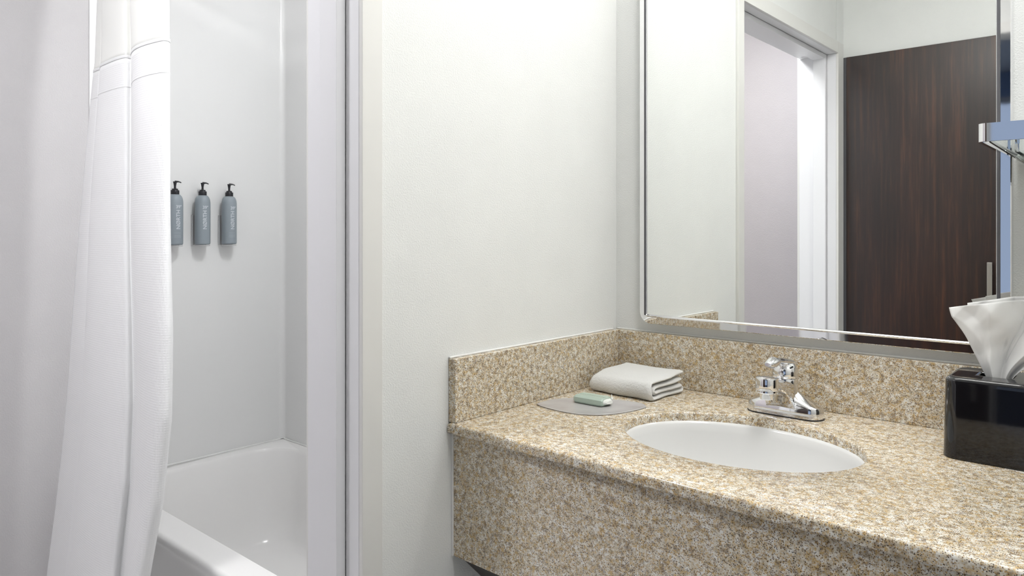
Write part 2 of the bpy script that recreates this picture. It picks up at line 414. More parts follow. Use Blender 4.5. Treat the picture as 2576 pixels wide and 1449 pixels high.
# ------------------------------------------------------------------ curtain
rod = empty('curtain_rod', (-0.87, -0.75, 2.20), 'chrome shower curtain rod above the bathtub front rim', 'rod')
at0(tube('pole', [(-1.598, -0.755, 2.20), (-0.152, -0.755, 2.20)], 0.0125, M['chrome'], n=20), rod)
for x0, x1 in ((-1.605, -1.590), (-0.168, -0.158)):
    at0(tube('flange', [(x0, -0.755, 2.20), (x1, -0.755, 2.20)], 0.028, M['chrome'], n=24), rod)
CURT=[
 (2.16,[(-1.395, -0.745), (-1.354, -0.747), (-1.358, -0.743), (-1.328, -0.755), (-1.291, -0.761), (-1.205, -0.764), (-1.158, -0.756), (-1.151, -0.743), (-1.109, -0.764), (-1.059, -0.775), (-0.996, -0.778), (-0.919, -0.772), (-0.884, -0.764), (-0.89, -0.748), (-0.926, -0.738)]),
 (1.95,[(-1.365, -0.758), (-1.324, -0.76), (-1.328, -0.755), (-1.297, -0.767), (-1.26, -0.774), (-1.174, -0.776), (-1.127, -0.769), (-1.121, -0.755), (-1.078, -0.777), (-1.028, -0.788), (-0.965, -0.791), (-0.89, -0.785), (-0.855, -0.776), (-0.862, -0.761), (-0.897, -0.751)]),
 (1.75,[(-1.347, -0.769), (-1.301, -0.772), (-1.298, -0.768), (-1.269, -0.78), (-1.228, -0.787), (-1.137, -0.789), (-1.089, -0.781), (-1.084, -0.767), (-1.042, -0.787), (-0.991, -0.799), (-0.928, -0.803), (-0.856, -0.798), (-0.824, -0.789), (-0.832, -0.773), (-0.869, -0.763)]),
 (1.5,[(-1.37, -0.784), (-1.312, -0.788), (-1.295, -0.785), (-1.267, -0.797), (-1.217, -0.805), (-1.114, -0.806), (-1.055, -0.797), (-1.051, -0.782), (-1.008, -0.798), (-0.954, -0.813), (-0.888, -0.819), (-0.816, -0.816), (-0.785, -0.806), (-0.794, -0.79), (-0.835, -0.778)]),
 (1.25,[(-1.389, -0.799), (-1.32, -0.803), (-1.286, -0.802), (-1.262, -0.814), (-1.202, -0.822), (-1.087, -0.823), (-1.017, -0.814), (-1.012, -0.797), (-0.969, -0.81), (-0.914, -0.827), (-0.846, -0.834), (-0.774, -0.833), (-0.745, -0.823), (-0.753, -0.806), (-0.798, -0.793)]),
 (1.0,[(-1.394, -0.814), (-1.313, -0.819), (-1.263, -0.819), (-1.242, -0.831), (-1.173, -0.84), (-1.046, -0.84), (-0.966, -0.83), (-0.962, -0.811), (-0.915, -0.821), (-0.862, -0.841), (-0.793, -0.85), (-0.724, -0.85), (-0.697, -0.839), (-0.706, -0.822), (-0.755, -0.807)]),
 (0.8,[(-1.4, -0.826), (-1.31, -0.831), (-1.246, -0.833), (-1.229, -0.844), (-1.153, -0.854), (-1.019, -0.854), (-0.932, -0.843), (-0.929, -0.823), (-0.881, -0.83), (-0.829, -0.852), (-0.762, -0.863), (-0.699, -0.864), (-0.675, -0.853), (-0.685, -0.835), (-0.736, -0.819)]),
 (0.6,[(-1.413, -0.838), (-1.316, -0.844), (-1.239, -0.846), (-1.225, -0.858), (-1.144, -0.868), (-1.008, -0.867), (-0.92, -0.856), (-0.918, -0.835), (-0.87, -0.84), (-0.821, -0.864), (-0.761, -0.875), (-0.709, -0.878), (-0.691, -0.866), (-0.701, -0.847), (-0.749, -0.831)]),
 (0.4,[(-1.435, -0.85), (-1.336, -0.856), (-1.252, -0.86), (-1.239, -0.871), (-1.157, -0.882), (-1.027, -0.881), (-0.941, -0.868), (-0.945, -0.847), (-0.896, -0.849), (-0.849, -0.875), (-0.791, -0.888), (-0.746, -0.892), (-0.735, -0.879), (-0.748, -0.86), (-0.8, -0.843)]),
 (0.2,[(-1.468, -0.862), (-1.366, -0.868), (-1.276, -0.873), (-1.263, -0.884), (-1.178, -0.895), (-1.036, -0.894), (-0.942, -0.881), (-0.951, -0.858), (-0.897, -0.859), (-0.841, -0.886), (-0.777, -0.9), (-0.731, -0.905), (-0.723, -0.892), (-0.743, -0.873), (-0.804, -0.855)]),
 (0.06,[(-1.478, -0.87), (-1.365, -0.877), (-1.266, -0.881), (-1.25, -0.892), (-1.155, -0.903), (-1.011, -0.902), (-0.918, -0.889), (-0.928, -0.867), (-0.875, -0.868), (-0.819, -0.895), (-0.755, -0.908), (-0.709, -0.913), (-0.702, -0.9), (-0.722, -0.881), (-0.783, -0.863)]),
]

def curt_row(z):
    zz = [r[0] for r in CURT]
    for i in range(len(zz) - 1):
        if z <= zz[i] + 1e-9 and z >= zz[i + 1] - 1e-9:
            t = (zz[i] - z) / (zz[i] - zz[i + 1]); t2 = t
            a, b = CURT[i][1], CURT[i + 1][1]
            return [(p[0] * (1 - t2) + q[0] * t2, p[1] * (1 - t2) + q[1] * t2) for p, q in zip(a, b)]
    return CURT[-1][1]
def sheet(name, z0, z1, nz, m, thick, off=0.0, kk=10):
    rows = []
    for i in range(nz + 1):
        z = z0 + (z1 - z0) * i / nz
        c = catmull(curt_row(z), kk)
        row = []
        for j, (x, y) in enumerate(c):
            wv = 0.0012 * sin(j * 0.19 + z * 3.0) + 0.0007 * sin(j * 0.11 - z * 9.0 + 1.0)
            row.append((x, y + wv - off, z))
        rows.append(row)
    n = len(rows[0]); vs = [p for r in rows for p in r]
    fs = [(k * n + i, k * n + i + 1, (k + 1) * n + i + 1, (k + 1) * n + i) for k in range(len(rows) - 1) for i in range(n - 1)]
    o = link_mesh(name, vs, fs, m, None, True)
    md = o.modifiers.new('thickness', 'SOLIDIFY'); md.thickness = thick; md.offset = 0
    return o
cur = empty('shower_curtain', (-1.10, -0.80, 0.12), 'white waffle shower curtain gathered at the far end of the tub', 'curtain')
SEAM = 1.715
at0(sheet('sheer_top', 2.16, SEAM, 30, M['sheer'], 0.0008), cur)['label'] = 'smooth sheer upper band'
at0(sheet('waffle_panel', SEAM, 0.175, 90, M['waffle'], 0.0016), cur)['label'] = 'waffle textured lower panel'
at0(sheet('seam', SEAM + 0.005, SEAM - 0.004, 3, M['hem'], 0.0034), cur)
at0(sheet('lower_stitching', SEAM - 0.083, SEAM - 0.086, 2, M['hem'], 0.0024), cur)
at0(sheet('bottom_hem', 0.175, 0.150, 3, M['hem'], 0.003), cur)
cr = catmull(curt_row(2.16), 10)
for k in range(9):
    x, y = cr[min(len(cr) - 1, int(k * (len(cr) - 1) / 8))]
    pts = [(x, -0.755 + 0.020 * cos(a), 2.184 + 0.034 * sin(a)) for a in [2 * pi * q / 20 for q in range(21)]]
    at0(tube('ring', pts, 0.0016, M['chrome'], n=8), cur)

# ------------------------------------------------------------------ bottles in wall holders
def text_mesh(body, size, ext=0.0):
    cu = bpy.data.curves.new('txt', 'FONT'); cu.body = body; cu.size = size; cu.extrude = 0.0; cu.resolution_u = 4
    cu.align_x = 'CENTER'; cu.align_y = 'CENTER'; cu.offset = 0.00035
    o = bpy.data.objects.new('txt', cu); C.objects.link(o)
    dg = bpy.context.evaluated_depsgraph_get(); dg.update()
    me = bpy.data.meshes.new_from_object(o.evaluated_get(dg))
    vs = [tuple(v.co) for v in me.vertices]; fs = [tuple(p.vertices) for p in me.polygons]
    bpy.data.objects.remove(o); bpy.data.curves.remove(cu); bpy.data.meshes.remove(me)
    return vs, fs
def subdivide(vs, fs, cuts):
    bm = bmesh.new(); bv = [bm.verts.new(v) for v in vs]
    for f in fs:
        try: bm.faces.new([bv[i] for i in f])
        except ValueError: pass
    bmesh.ops.triangulate(bm, faces=bm.faces)
    for _ in range(cuts):
        es = [e for e in bm.edges if e.calc_length() > 0.003]
        if not es: break
        bmesh.ops.subdivide_edges(bm, edges=es, cuts=1); bmesh.ops.triangulate(bm, faces=bm.faces)
    bm.verts.index_update()
    r = [tuple(v.co) for v in bm.verts], [tuple(v.index for v in f.verts) for f in bm.faces]
    bm.free(); return r
BR = 0.0268
def wrap(vs, theta0, zc, r):
    # u (across) -> angle around the bottle, v -> height
    return [(r * cos(theta0 + x / r), r * sin(theta0 + x / r), zc + y) for x, y, _ in vs]
def lettering(theta, small):
    V, F = [], []
    def add(vs, fs):
        b = len(V); V.extend(vs); F.extend(tuple(i + b for i in f) for f in fs)
    vs, fs = subdivide(*text_mesh('N\u00d8RTH', 0.0175), 4)
    sx = 0.067 / (max(v[0] for v in vs) - min(v[0] for v in vs)); sy = 0.0145 / (max(v[1] for v in vs) - min(v[1] for v in vs))
    cyv = (max(v[1] for v in vs) + min(v[1] for v in vs)) / 2; cxv = (max(v[0] for v in vs) + min(v[0] for v in vs)) / 2
    # rotated so that it reads upwards
    vs = [(-(y - cyv) * sy, (x - cxv) * sx, 0) for x, y, z in vs]
    add(wrap(vs, theta, 0.0895, BR + 0.0003), fs)
    vs, fs = subdivide(*text_mesh('39\u00b0', 0.014), 4)
    w_ = max(v[0] for v in vs) - min(v[0] for v in vs); h_ = max(v[1] for v in vs) - min(v[1] for v in vs)
    mx = min(v[0] for v in vs); my = min(v[1] for v in vs)
    vs = [((x - mx) * 0.0205 / w_ - 0.0075, (y - my) * 0.0125 / h_ - 0.006, 0) for x, y, z in vs]
    add(wrap(vs, theta, 0.1345, BR + 0.0003), fs)
    return V, F
bx = -1.566
bots = [(-0.4345, 'grey pump bottle nearest the curtain, half of it hidden by the cloth', True),
        (-0.3345, 'middle of the three grey pump bottles on the alcove wall', False),
        (-0.2325, 'grey pump bottle farthest right on the alcove wall', True)]
cam_dir = math.atan2(-1.595 + 0.33, 1.048 - bx)       # letters face roughly the doorway
for bi, (by, lab, small) in enumerate(bots):
    r = empty('pump_bottle', (bx, by, 1.187), lab, 'bottle', 'pump bottles on the alcove wall')
    prof = [(0.0235, 0.0), (0.0262, 0.0025), (BR, 0.006), (BR, 0.150)]
    for k in range(1, 9):
        a = pi / 2 * k / 9; prof.append((0.0125 + (BR - 0.0125) * cos(a), 0.150 + 0.029 * sin(a)))
    prof.append((0.0125, 0.179))
    vs, fs = lathe_data(prof, 40); link_mesh('body', vs, fs, M['bottle'], r, True, 0.7)
    vs, fs = lathe_data([(0.0140, 0.179), (0.0142, 0.180), (0.0142, 0.1925), (0.0138, 0.1935), (0.0102, 0.1938), (0.0100, 0.1985), (0.0096, 0.199), (0.0042, 0.1995), (0.0036, 0.206), (0.0042, 0.212), (0.0062, 0.2225), (0.0066, 0.2245)], 28)
    pump = link_mesh('pump', vs, fs, M['black'], r, True, 0.6)
    ax = Vector((0.55, 0.83, 0)).normalized()
    pts = [(ax.x * d, ax.y * d, 0.2235 + h) for d, h in ((0.0, 0.0), (0.006, 0.0006), (0.012, 0.0006), (0.017, -0.0012), (0.0205, -0.0035))]
    tube('spout', pts, [0.0048, 0.0036, 0.0026, 0.0021, 0.0019], M['black'], pump, n=10)
    th = cam_dir + (0.30 if bi == 1 else 0.44)
    vs, fs = lettering(th, small); link_mesh('lettering', vs, fs, M['print'], r)
    if small:
        V, F = [], []
        for li, (zc, hh, nn) in enumerate(((0.042, 0.0032, 9), (0.0345, 0.0026, 11), (0.0305, 0.0026, 11), (0.0265, 0.0026, 9))):
            for k in range(nn):
                u = -0.014 + 0.024 * (k + 0.5) / nn; ww = 0.0006
                b = len(V)
                V += wrap([(u - ww, -hh / 2, 0), (u + ww, -hh / 2, 0), (u + ww, hh / 2, 0), (u - ww, hh / 2, 0)], th, zc, BR + 0.0003)
                F.append((b, b + 1, b + 2, b + 3))
        link_mesh('small_print', V, F, M['print2'], r)
    hold = empty('bottle_holder', (-1.600, by, 1.185),
                 ['clear wall holder behind the pump bottle beside the curtain', 'clear wall holder behind the middle pump bottle', 'clear wall holder behind the right-hand pump bottle'][bi], 'holder', 'clear bottle holders on the alcove wall')
    box('back_plate', 0.0002, 0.0035, -0.027, 0.027, 0.0, 0.110, M['clearp'], hold, 0.001)
    for s in (-1, 1): box('side_arm', 0.0035, 0.0105, s * 0.0265 - 0.001, s * 0.0265 + 0.001, 0.0, 0.110, M['clearp'], hold, 0.0005)
    vsb, fsb = lathe_data([(0.0240, -0.003), (0.0255, -0.002), (0.0255, -0.0002)], 32)
    link_mesh('base_cup', [(x + (bx + 1.600), y, z) for x, y, z in vsb], fsb, M['clearp'], hold, True, 0.7)

# ------------------------------------------------------------------ vanity
van = empty('vanity', (0.75, -0.31, 0.59), 'speckled granite vanity top with splashes and front apron beneath the mirror', 'vanity')
VX1 = XR - 0.003; VY0 = -0.617
EC = (0.475, -0.328); EA, EB = 0.2145, 0.1645
def rect_hit(a, x0, x1, y0, y1):
    dx, dy = cos(a), sin(a); t = 1e9
    if dx > 1e-9: t = min(t, (x1 - EC[0]) / dx)
    if dx < -1e-9: t = min(t, (x0 - EC[0]) / dx)
    if dy > 1e-9: t = min(t, (y1 - EC[1]) / dy)
    if dy < -1e-9: t = min(t, (y0 - EC[1]) / dy)
    return EC[0] + dx * t, EC[1] + dy * t
angs = [2 * pi * i / 144 for i in range(144)]
for x, y in ((0.003, VY0), (0.70, VY0), (VX1, VY0), (VX1, -0.001), (0.003, -0.001)):
    angs.append(math.atan2(y - EC[1], x - EC[0]) % (2 * pi))
angs = sorted(set(round(a, 6) for a in angs))
def ell(k, z): return [(EC[0] + (EA + k) * cos(a), EC[1] + (EB + k) * sin(a), z) for a in [math.atan2(sin(t) / EB, cos(t) / EA) if 0 else t for t in angs]]
def ell2(k, z):
    out = []
    for t in angs:
        r = 1 / math.sqrt((cos(t) / (EA + k)) ** 2 + (sin(t) / (EB + k)) ** 2)
        out.append((EC[0] + r * cos(t), EC[1] + r * sin(t), z))
    return out
def rct(ins, z): return [(*rect_hit(a, 0.003 + 0, VX1, VY0 + ins, -0.001), z) for a in angs]
R_ = 0.006; TK = 0.021
rings = [ell2(0.0, CT - TK), ell2(0, CT - 0.003), ell2(0.0009, CT - 0.0009), ell2(0.003, CT)]
for k in range(0, 6):
    a = pi / 2 * k / 5; rings.append(rct(R_ * (1 - sin(a)), CT - R_ + R_ * cos(a)))
for k in range(0, 6):
    a = pi / 2 * k / 5; rings.append(rct(0.004 * (1 - cos(a)), CT - TK + 0.004 - 0.004 * sin(a)))
rings.append(ell2(0.0, CT - TK))
def skew(p, y0=-0.50, amt=0.0165):
    x, y, z = p; k = max(0.0, min(1.0, (y0 - y) / 0.10))
    return (x, y + amt * (1 - min(1.0, x / 0.70)) * k, z)
rings = [[skew(p) for p in r] for r in rings]
top = at0(loft('countertop', rings, M['granite'], cap0=False, cap1=False, angle=0.9), van)
bs = at0(box('back_splash', 0.003, VX1, -0.020, -0.0005, CT + 0.0002, CT + 0.1250, M['granite'], None, 0.0015), van)
ss = at0(box('side_splash', 0.0005, 0.020, -0.5955, -0.0205, CT + 0.0002, CT + 0.1250, M['granite'], None, 0.0015), van)
apr = [[(0.0040, -0.585, z), (0.70, -0.6015, z), (VX1, -0.6015, z), (VX1, -0.583, z), (0.70, -0.583, z), (0.0040, -0.566, z)] for z in (0.594, 0.595, CT - TK - 0.001, CT - TK - 0.0002)]
apr[0] = [(x, y + (0.001 if y < -0.5835 else 0), z) for x, y, z in apr[0]]
ap = at0(loft('apron', apr, M['granite'], angle=0.3), van)
bm = bmesh.new()
bm_box(bm, 0.0005, 0.0062, -0.5955, -0.0205, CT + 0.1249, CT + 0.1285, 0.0015)
bm_box(bm, 0.0062, VX1, -0.0060, -0.0004, CT + 0.1249, CT + 0.1285, 0.0012)
bm_box(bm, 0.0002, 0.0044, -0.588, -0.582, 0.594, CT - TK - 0.0005, 0.001)
at0(from_bm('caulk', bm, M['caulk'], smooth=True), van)['label'] = 'white caulk line'
at0(prism_x('shroud_panel', [(-0.578, 0.600), (-0.566, 0.600), (-0.30, 0.33), (-0.312, 0.33)], 0.0015, VX1, M['shroud']), van)['label'] = 'dark slanted panel below the apron'

sink = empty('sink', (EC[0], EC[1], 0.69), 'oval white undermount sink basin in the granite counter', 'sink')
rings = []
for k, z in ((0.010, CT - TK - 0.004), (0.010, CT - TK - 0.0004), (0.0035, CT - TK - 0.0004), (0.002, CT - TK - 0.003)):
    rings.append([(EC[0] + (EA + k) * cos(2 * pi * i / 96), EC[1] + (EB + k) * sin(2 * pi * i / 96), z) for i in range(96)])
D_ = 0.145
for k in range(1, 17):
    t = k / 17; s = max(0.0, 1 - t ** 2.6) ** 0.5 if False else cos(pi / 2 * t) ** 0.62
    z = CT - TK - 0.003 - D_ * (1 - (1 - t) ** 1.5) ** 0.9
    s = (1 - t ** 2.3) ** 0.55
    rings.append([(EC[0] + (EA + 0.002) * s * cos(2 * pi * i / 96), EC[1] + 0.01 * t + (EB + 0.002) * s * sin(2 * pi * i / 96), CT - TK - 0.003 - D_ * sin(pi / 2 * min(1, t * 1.05)) ) for i in range(96)])
sb = at0(loft('basin', rings, M['porc'], cap0=False, cap1=True, angle=1.2), sink)
md = sb.modifiers.new('thickness', 'SOLIDIFY'); md.thickness = 0.006; md.offset = 1.0
vs, fs = lathe_data([(0.020, 0), (0.021, 0.002), (0.016, 0.003), (0.012, 0.001)], 24)
at0(link_mesh('drain', [(x + EC[0], y + EC[1] + 0.01, z + CT - TK - 0.003 - D_) for x, y, z in vs], fs, M['chrome'], None, True, 0.7), sink)

# ------------------------------------------------------------------ faucet (local coordinates, -y towards the user)
fau = empty('faucet', (0.474, -0.098, CT + 0.0006), 'chrome single-lever faucet behind the oval sink', 'faucet')
def stad(hl, hw, z, n=16, y0=0.0):
    pts = []
    for sx, a0 in ((1, -pi / 2), (-1, pi / 2)):
        for i in range(n + 1):
            a = a0 + pi * i / n; pts.append((sx * (hl - hw) + hw * cos(a), y0 + hw * sin(a), z))
    return pts
rings = [stad(0.076, 0.0255, 0.0), stad(0.0765, 0.026, 0.003), stad(0.0762, 0.0257, 0.018), stad(0.0745, 0.0240, 0.0225)]
loft('base_plate', rings, M['chrome'], fau, angle=0.5)
loft('dark_strip', [stad(0.0775, 0.0268, -0.0003), stad(0.0775, 0.0268, 0.0016)], M['black'], fau)  # thin black seal under the base plate
# wings rising from both ends to the column, with a soft scoop on the front side
rings = []
for k in range(0, 49):
    x = -0.0742 + 0.1484 * k / 48; ax_ = abs(x); u = 1 - ax_ / 0.0742
    ridge = 0.0225 + 0.046 * u ** 1.25
    wd = 0.0240 * math.sqrt(max(0.015, 1 - max(0, (ax_ - 0.050) / 0.0246) ** 2)) if ax_ > 0.050 else 0.0240
    sec = []
    for j in range(17):
        a = pi * j / 16                       # back (+y) to front (-y)
        y = wd * cos(a); h = max(0, sin(a)) ** 0.75
        if a > pi / 2: h = h * (1 - 0.30 * u * sin((a - pi / 2) * 2))
        sec.append((x, y + 0.004 * u * h, 0.0205 + (ridge - 0.0205) * h))
    rings.append(sec + [(x, 0.0, 0.018)])
loft('wings', rings, M['chrome'], fau, angle=1.2)
def oval(rx, ry, z, y0=0.0, n=28): return [(rx * cos(2 * pi * i / n), y0 + ry * sin(2 * pi * i / n), z) for i in range(n)]
loft('column', [oval(0.034, 0.0236, 0.018), oval(0.029, 0.0236, 0.030), oval(0.0262, 0.0236, 0.044), oval(0.0250, 0.0240, 0.060), oval(0.0246, 0.0244, 0.0745), oval(0.0240, 0.0238, 0.0755)], M['chrome'], fau, angle=0.8)
rings = []
for t in [i / 28 for i in range(29)]:
    y = 0.004 - 0.096 * t
    topz = 0.066 + 0.020 * t ** 0.9
    bot = 0.018 + 0.0430 * sin(pi / 2 * min(1, max(0, (t - 0.34) / 0.50))) ** 0.9
    hw = 0.0238 - 0.0050 * t; hb = 0.0330 - 0.0150 * min(1, t * 1.05)
    mid = (topz + bot) / 2
    rings.append([(-hb, y, bot), (-hb - 0.0008, y, bot + 0.0035), (-hb + 0.0015, y, bot + 0.006), (-hw, y, mid + 0.003), (-hw + 0.001, y, topz - 0.006), (-hw + 0.005, y, topz - 0.0012), (0, y, topz),
                  (hw - 0.005, y, topz - 0.0012), (hw - 0.001, y, topz - 0.006), (hw, y, mid + 0.003), (hb - 0.0015, y, bot + 0.006), (hb + 0.0008, y, bot + 0.0035), (hb, y, bot), (0, y, bot + 0.0015)])
loft('spout', rings, M['chrome'], fau, angle=0.8)
vs, fs = lathe_data([(0.0150, 0.0592), (0.0195, 0.0592), (0.0212, 0.0602), (0.0216, 0.0615), (0.0212, 0.0640), (0.0206, 0.0645), (0.0214, 0.0652), (0.0218, 0.0672), (0.0216, 0.0870), (0.0208, 0.0888), (0.017, 0.0900), (0.008, 0.0906)], 48)
link_mesh('spout_tip', [(x, y - 0.093, z) for x, y, z in vs], fs, M['chrome'], fau, True, 0.45)
vs, fs = lathe_data([(0.0098, 0.0470), (0.0112, 0.0462), (0.0124, 0.0466), (0.0128, 0.0478), (0.0130, 0.0595)], 36)
aer = link_mesh('aerator', [(x, y - 0.093, z) for x, y, z in vs], fs, M['chrome'], fau, True, 0.45)
vs, fs = lathe_data([(0.0095, 0.0478), (0.0093, 0.0486)], 24)
link_mesh('aerator_screen', [(x, y - 0.093, z - 0.0012) for x, y, z in vs], fs, M['steel'], aer, True, 0.5)
prof = [(0.0246, 0.0762), (0.0256, 0.0775), (0.0260, 0.082)]
for k in range(1, 12):
    a = pi / 2 * k / 12; prof.append((0.0260 * cos(a) ** 0.9, 0.084 + 0.0285 * sin(a)))
vs, fs = lathe_data(prof, 44); han = link_mesh('handle', vs, fs, M['chrome'], fau, True, 0.8)
rings = []
for t in [i / 22 for i in range(23)]:
    y = 0.014 - 0.102 * t; z = 0.1035 + 0.0130 * sin(min(1, t * 1.25) * pi / 2) - 0.001 * t
    hw = 0.0185 * (1 - t) + 0.0080 * t; th_ = 0.0085 * (1 - t) + 0.0035 * t
    if t > 0.62:
        g = (t - 0.62) / 0.38; e = sin(pi * min(1, g * 0.93) ** 0.8) if g > 0 else 0
        hw += 0.0022 * e; th_ += 0.0062 * e
    if t > 0.97: hw *= 0.8; th_ *= 0.8
    rings.append([(hw * cos(a), y, z + th_ * sin(a) - (0.003 if t > 0.62 else 0) * min(1, max(0, (t - 0.62) * 4))) for a in [2 * pi * i / 24 for i in range(24)]])
loft('lever', rings, M['chrome'], han, angle=1.0)
vs, fs = lathe_data([(0.0036, 0), (0.0036, 0.0022), (0.0027, 0.0026), (0.0022, 0.0012)], 18)
link_mesh('set_screw', [(x, -0.0245 - z, 0.088 + y) for x, y, z in vs], fs, M['steel'], han, True, 0.7)

# ------------------------------------------------------------------ soap mat, soap, towel
out = [(.0394, -.3703), (.060, -.3800), (.1062, -.3870), (.150, -.3850), (.1772, -.3740), (.200, -.3540), (.2170, -.3250), (.2290, -.2830), (.2325, -.2450), (.2290, -.2340), (.2083, -.2166), (.175, -.2195), (.141, -.2290), (.100, -.2480), (.0702, -.2690), (.052, -.2920), (.041, -.3150), (.0372, -.3450)]
outc = catmull(out + [out[0]], 5)[:-1]
mx = sum(p[0] for p in outc) / len(outc); my = sum(p[1] for p in outc) / len(outc)
def ins(k, z): return [(mx + (x - mx) * k, my + (y - my) * k, z) for x, y in outc]
pl_ = empty('soap_mat', (mx, my, CT), 'translucent grey leaf-shaped mat beneath the wrapped soap', 'mat')
at0(loft('plate', [ins(0.985, CT + 0.0003), ins(1.0, CT + 0.0010), ins(1.0, CT + 0.0022), ins(0.985, CT + 0.0030), ins(0.965, CT + 0.0026), ins(0.5, CT + 0.0022)], M['plate'], angle=0.8), pl_)

so = empty('soap_bar', (0.128, -0.2880, CT + 0.0030), 'pale green wrapped soap bar lying on the grey mat', 'soap')
so.rotation_euler = (0, 0, 0.03)
sx, sy, sz = 0.037, 0.0215, 0.0165
def soap_ring(x, ky, kz, zc=0.0083):
    hy_, hz_ = sy * ky, sz / 2 * kz
    return [(x, -hy_ + 0.003, zc - hz_), (x, hy_ - 0.003, zc - hz_), (x, hy_, zc - hz_ * 0.55), (x, hy_ - 0.001, zc + hz_ * 0.5), (x, hy_ - 0.006, zc + hz_), (x, -hy_ + 0.006, zc + hz_), (x, -hy_ + 0.001, zc + hz_ * 0.5), (x, -hy_, zc - hz_ * 0.55)]
loft('wrapper', [soap_ring(-sx, 0.86, 0.72), soap_ring(-sx + 0.004, 0.98, 0.98), soap_ring(-sx + 0.012, 1, 1), soap_ring(sx - 0.012, 1, 1), soap_ring(sx - 0.003, 0.98, 0.97), soap_ring(sx, 0.9, 0.85)], M['soap'], so, angle=0.35)
box('wrapper_flap', -sx + 0.006, sx - 0.006, -0.001, 0.0045, 0.0164, 0.0172, M['soap'], so, 0.0003)
random.seed(4)
vs = []; fs = []
for i, (y, z) in enumerate([(-0.0175, 0.004), (-0.0185, 0.010), (-0.0145, 0.0155), (0, 0.0162), (0.0145, 0.0152), (0.0185, 0.010), (0.0165, 0.003), (0, 0.0016)]): vs.append((sx - 0.0055, y * 1.08, z * 1.0 + 0.0003))
for i, (y, z) in enumerate([(-0.010, 0.005), (-0.0105, 0.008), (-0.008, 0.0105), (0, 0.0112), (0.009, 0.0105), (0.0115, 0.008), (0.009, 0.0045), (0, 0.004)]): vs.append((sx + 0.0065 + 0.002 * random.random(), y, z))
fs = [(i, (i + 1) % 8, 8 + (i + 1) % 8, 8 + i) for i in range(8)] + [tuple(range(8, 16))]
link_mesh('wrapper_end', vs, fs, M['soapw'], so)['label'] = 'crumpled white end of the wrapper'
vs = [(-sx - 0.0085, -0.004, 0.002), (-sx + 0.003, -0.014, 0.0035), (-sx + 0.003, 0.012, 0.004), (-sx - 0.006, 0.009, 0.003), (-sx + 0.002, -0.012, 0.0055), (-sx + 0.002, 0.010, 0.006)]
link_mesh('wrapper_tail', vs, [(0, 1, 2, 3), (0, 4, 1), (3, 2, 5), (0, 3, 5, 4)], M['soapw'], so)
link_mesh('wrapper_tip', [(sx + 0.001, 0.015, 0.012), (sx + 0.004, 0.018, 0.011), (sx - 0.001, 0.0205, 0.0215), (sx + 0.002, 0.0165, 0.010)], [(0, 1, 2), (1, 3, 2), (3, 0, 2), (0, 3, 1)], M['soapw'], so)

# towel: folded cloth built as one thick serpentine sheet
def towel():
    T = 0.0096
    path = []
    def line(a, b, n): path.extend([(a[0] + (b[0] - a[0]) * i / n, a[1] + (b[1] - a[1]) * i / n) for i in range(n)])
    def arc(c, ry, rz, a0, a1, n): path.extend([(c[0] + ry * cos(a0 + (a1 - a0) * i / n), c[1] + rz * sin(a0 + (a1 - a0) * i / n)) for i in range(n)])
    W = 0.142
    # inner leaf comes from the back, curls round near the front and returns, then the outer leaf wraps all
    line((W - 0.004, 0.0275), (0.030, 0.0275), 12)
    arc((0.030, 0.0220), 0.012, 0.0055, pi / 2, 3 * pi / 2, 8)
    line((0.030, 0.0165), (W - 0.012, 0.0155), 12)
    arc((W - 0.012, 0.0105), 0.007, 0.0050, pi / 2, -pi / 2, 8)
    line((W - 0.012, 0.0055), (0.016, 0.0055), 12)
    arc((0.016, 0.0225), 0.0115, 0.0170, -pi / 2, -3 * pi / 2, 14)
    line((0.016, 0.0395), (W, 0.0405), 14)
    path.append((W + 0.001, 0.0400))
    n = len(path); NX = 26; LX = 0.170
    offs = []
    for i in range(n):
        a = path[max(i - 1, 0)]; b = path[min(i + 1, n - 1)]
        d = Vector((b[0] - a[0], b[1] - a[1])).normalized(); offs.append(Vector((-d.y, d.x)))
    rings = []
    for k in range(NX + 1):
        u = k / NX; x = LX * u
        endr = min(1.0, math.sqrt(max(0.0, 1 - max(0, (abs(u - 0.5) - 0.465) / 0.035) ** 2)) + 0.25)
        ring = []
        for side in (1, -1):
            rng = range(n) if side == 1 else range(n - 1, -1, -1)
            for i in rng:
                p = path[i]; h = T / 2 * endr * side
                y = p[0] + offs[i].x * h; z = p[1] + offs[i].y * h
                # gentle slump and fluff: low in the middle of the front left, curled up at the right
                f = z / 0.045
                sl = f * (-0.008 * (1 - u) * max(0, 1 - y / 0.05) + 0.0035 * sin(pi * u) * -0.6 + 0.003 * u * (y / W) + 0.006 * (y / W))
                xx = x + 0.0025 * sin(y * 60 + z * 90) * (u - 0.5) * 2
                yy = y + 0.0035 * sin(u * 5.0 + 0.6) * f + 0.002 * sin(u * 11) * (1 - f)
                ring.append((xx, yy, max(0.0004, z + sl)))
        rings.append(ring)
    return rings
tw = empty('folded_towel', (0.046, -0.186, CT), 'folded white terry washcloth on the counter beside the splash corner', 'towel')
tw.rotation_euler = (0, 0, -0.045)
tr_ = towel(); nn_ = len(tr_[0]); hf = nn_ // 2
tv = [p for r in tr_ for p in r]; tf = []
for k in range(len(tr_) - 1):
    for i in range(nn_):
        j = (i + 1) % nn_; tf.append((k * nn_ + i, k * nn_ + j, (k + 1) * nn_ + j, (k + 1) * nn_ + i))
for base_, flip in ((0, 1), ((len(tr_) - 1) * nn_, 0)):
    for i in range(hf - 1):
        f = (base_ + i, base_ + i + 1, base_ + nn_ - 2 - i, base_ + nn_ - 1 - i); tf.append(f if flip else f[::-1])
bm = bmesh.new(); bv = [bm.verts.new(q) for q in tv]
for f in tf: bm.faces.new([bv[i] for i in f])
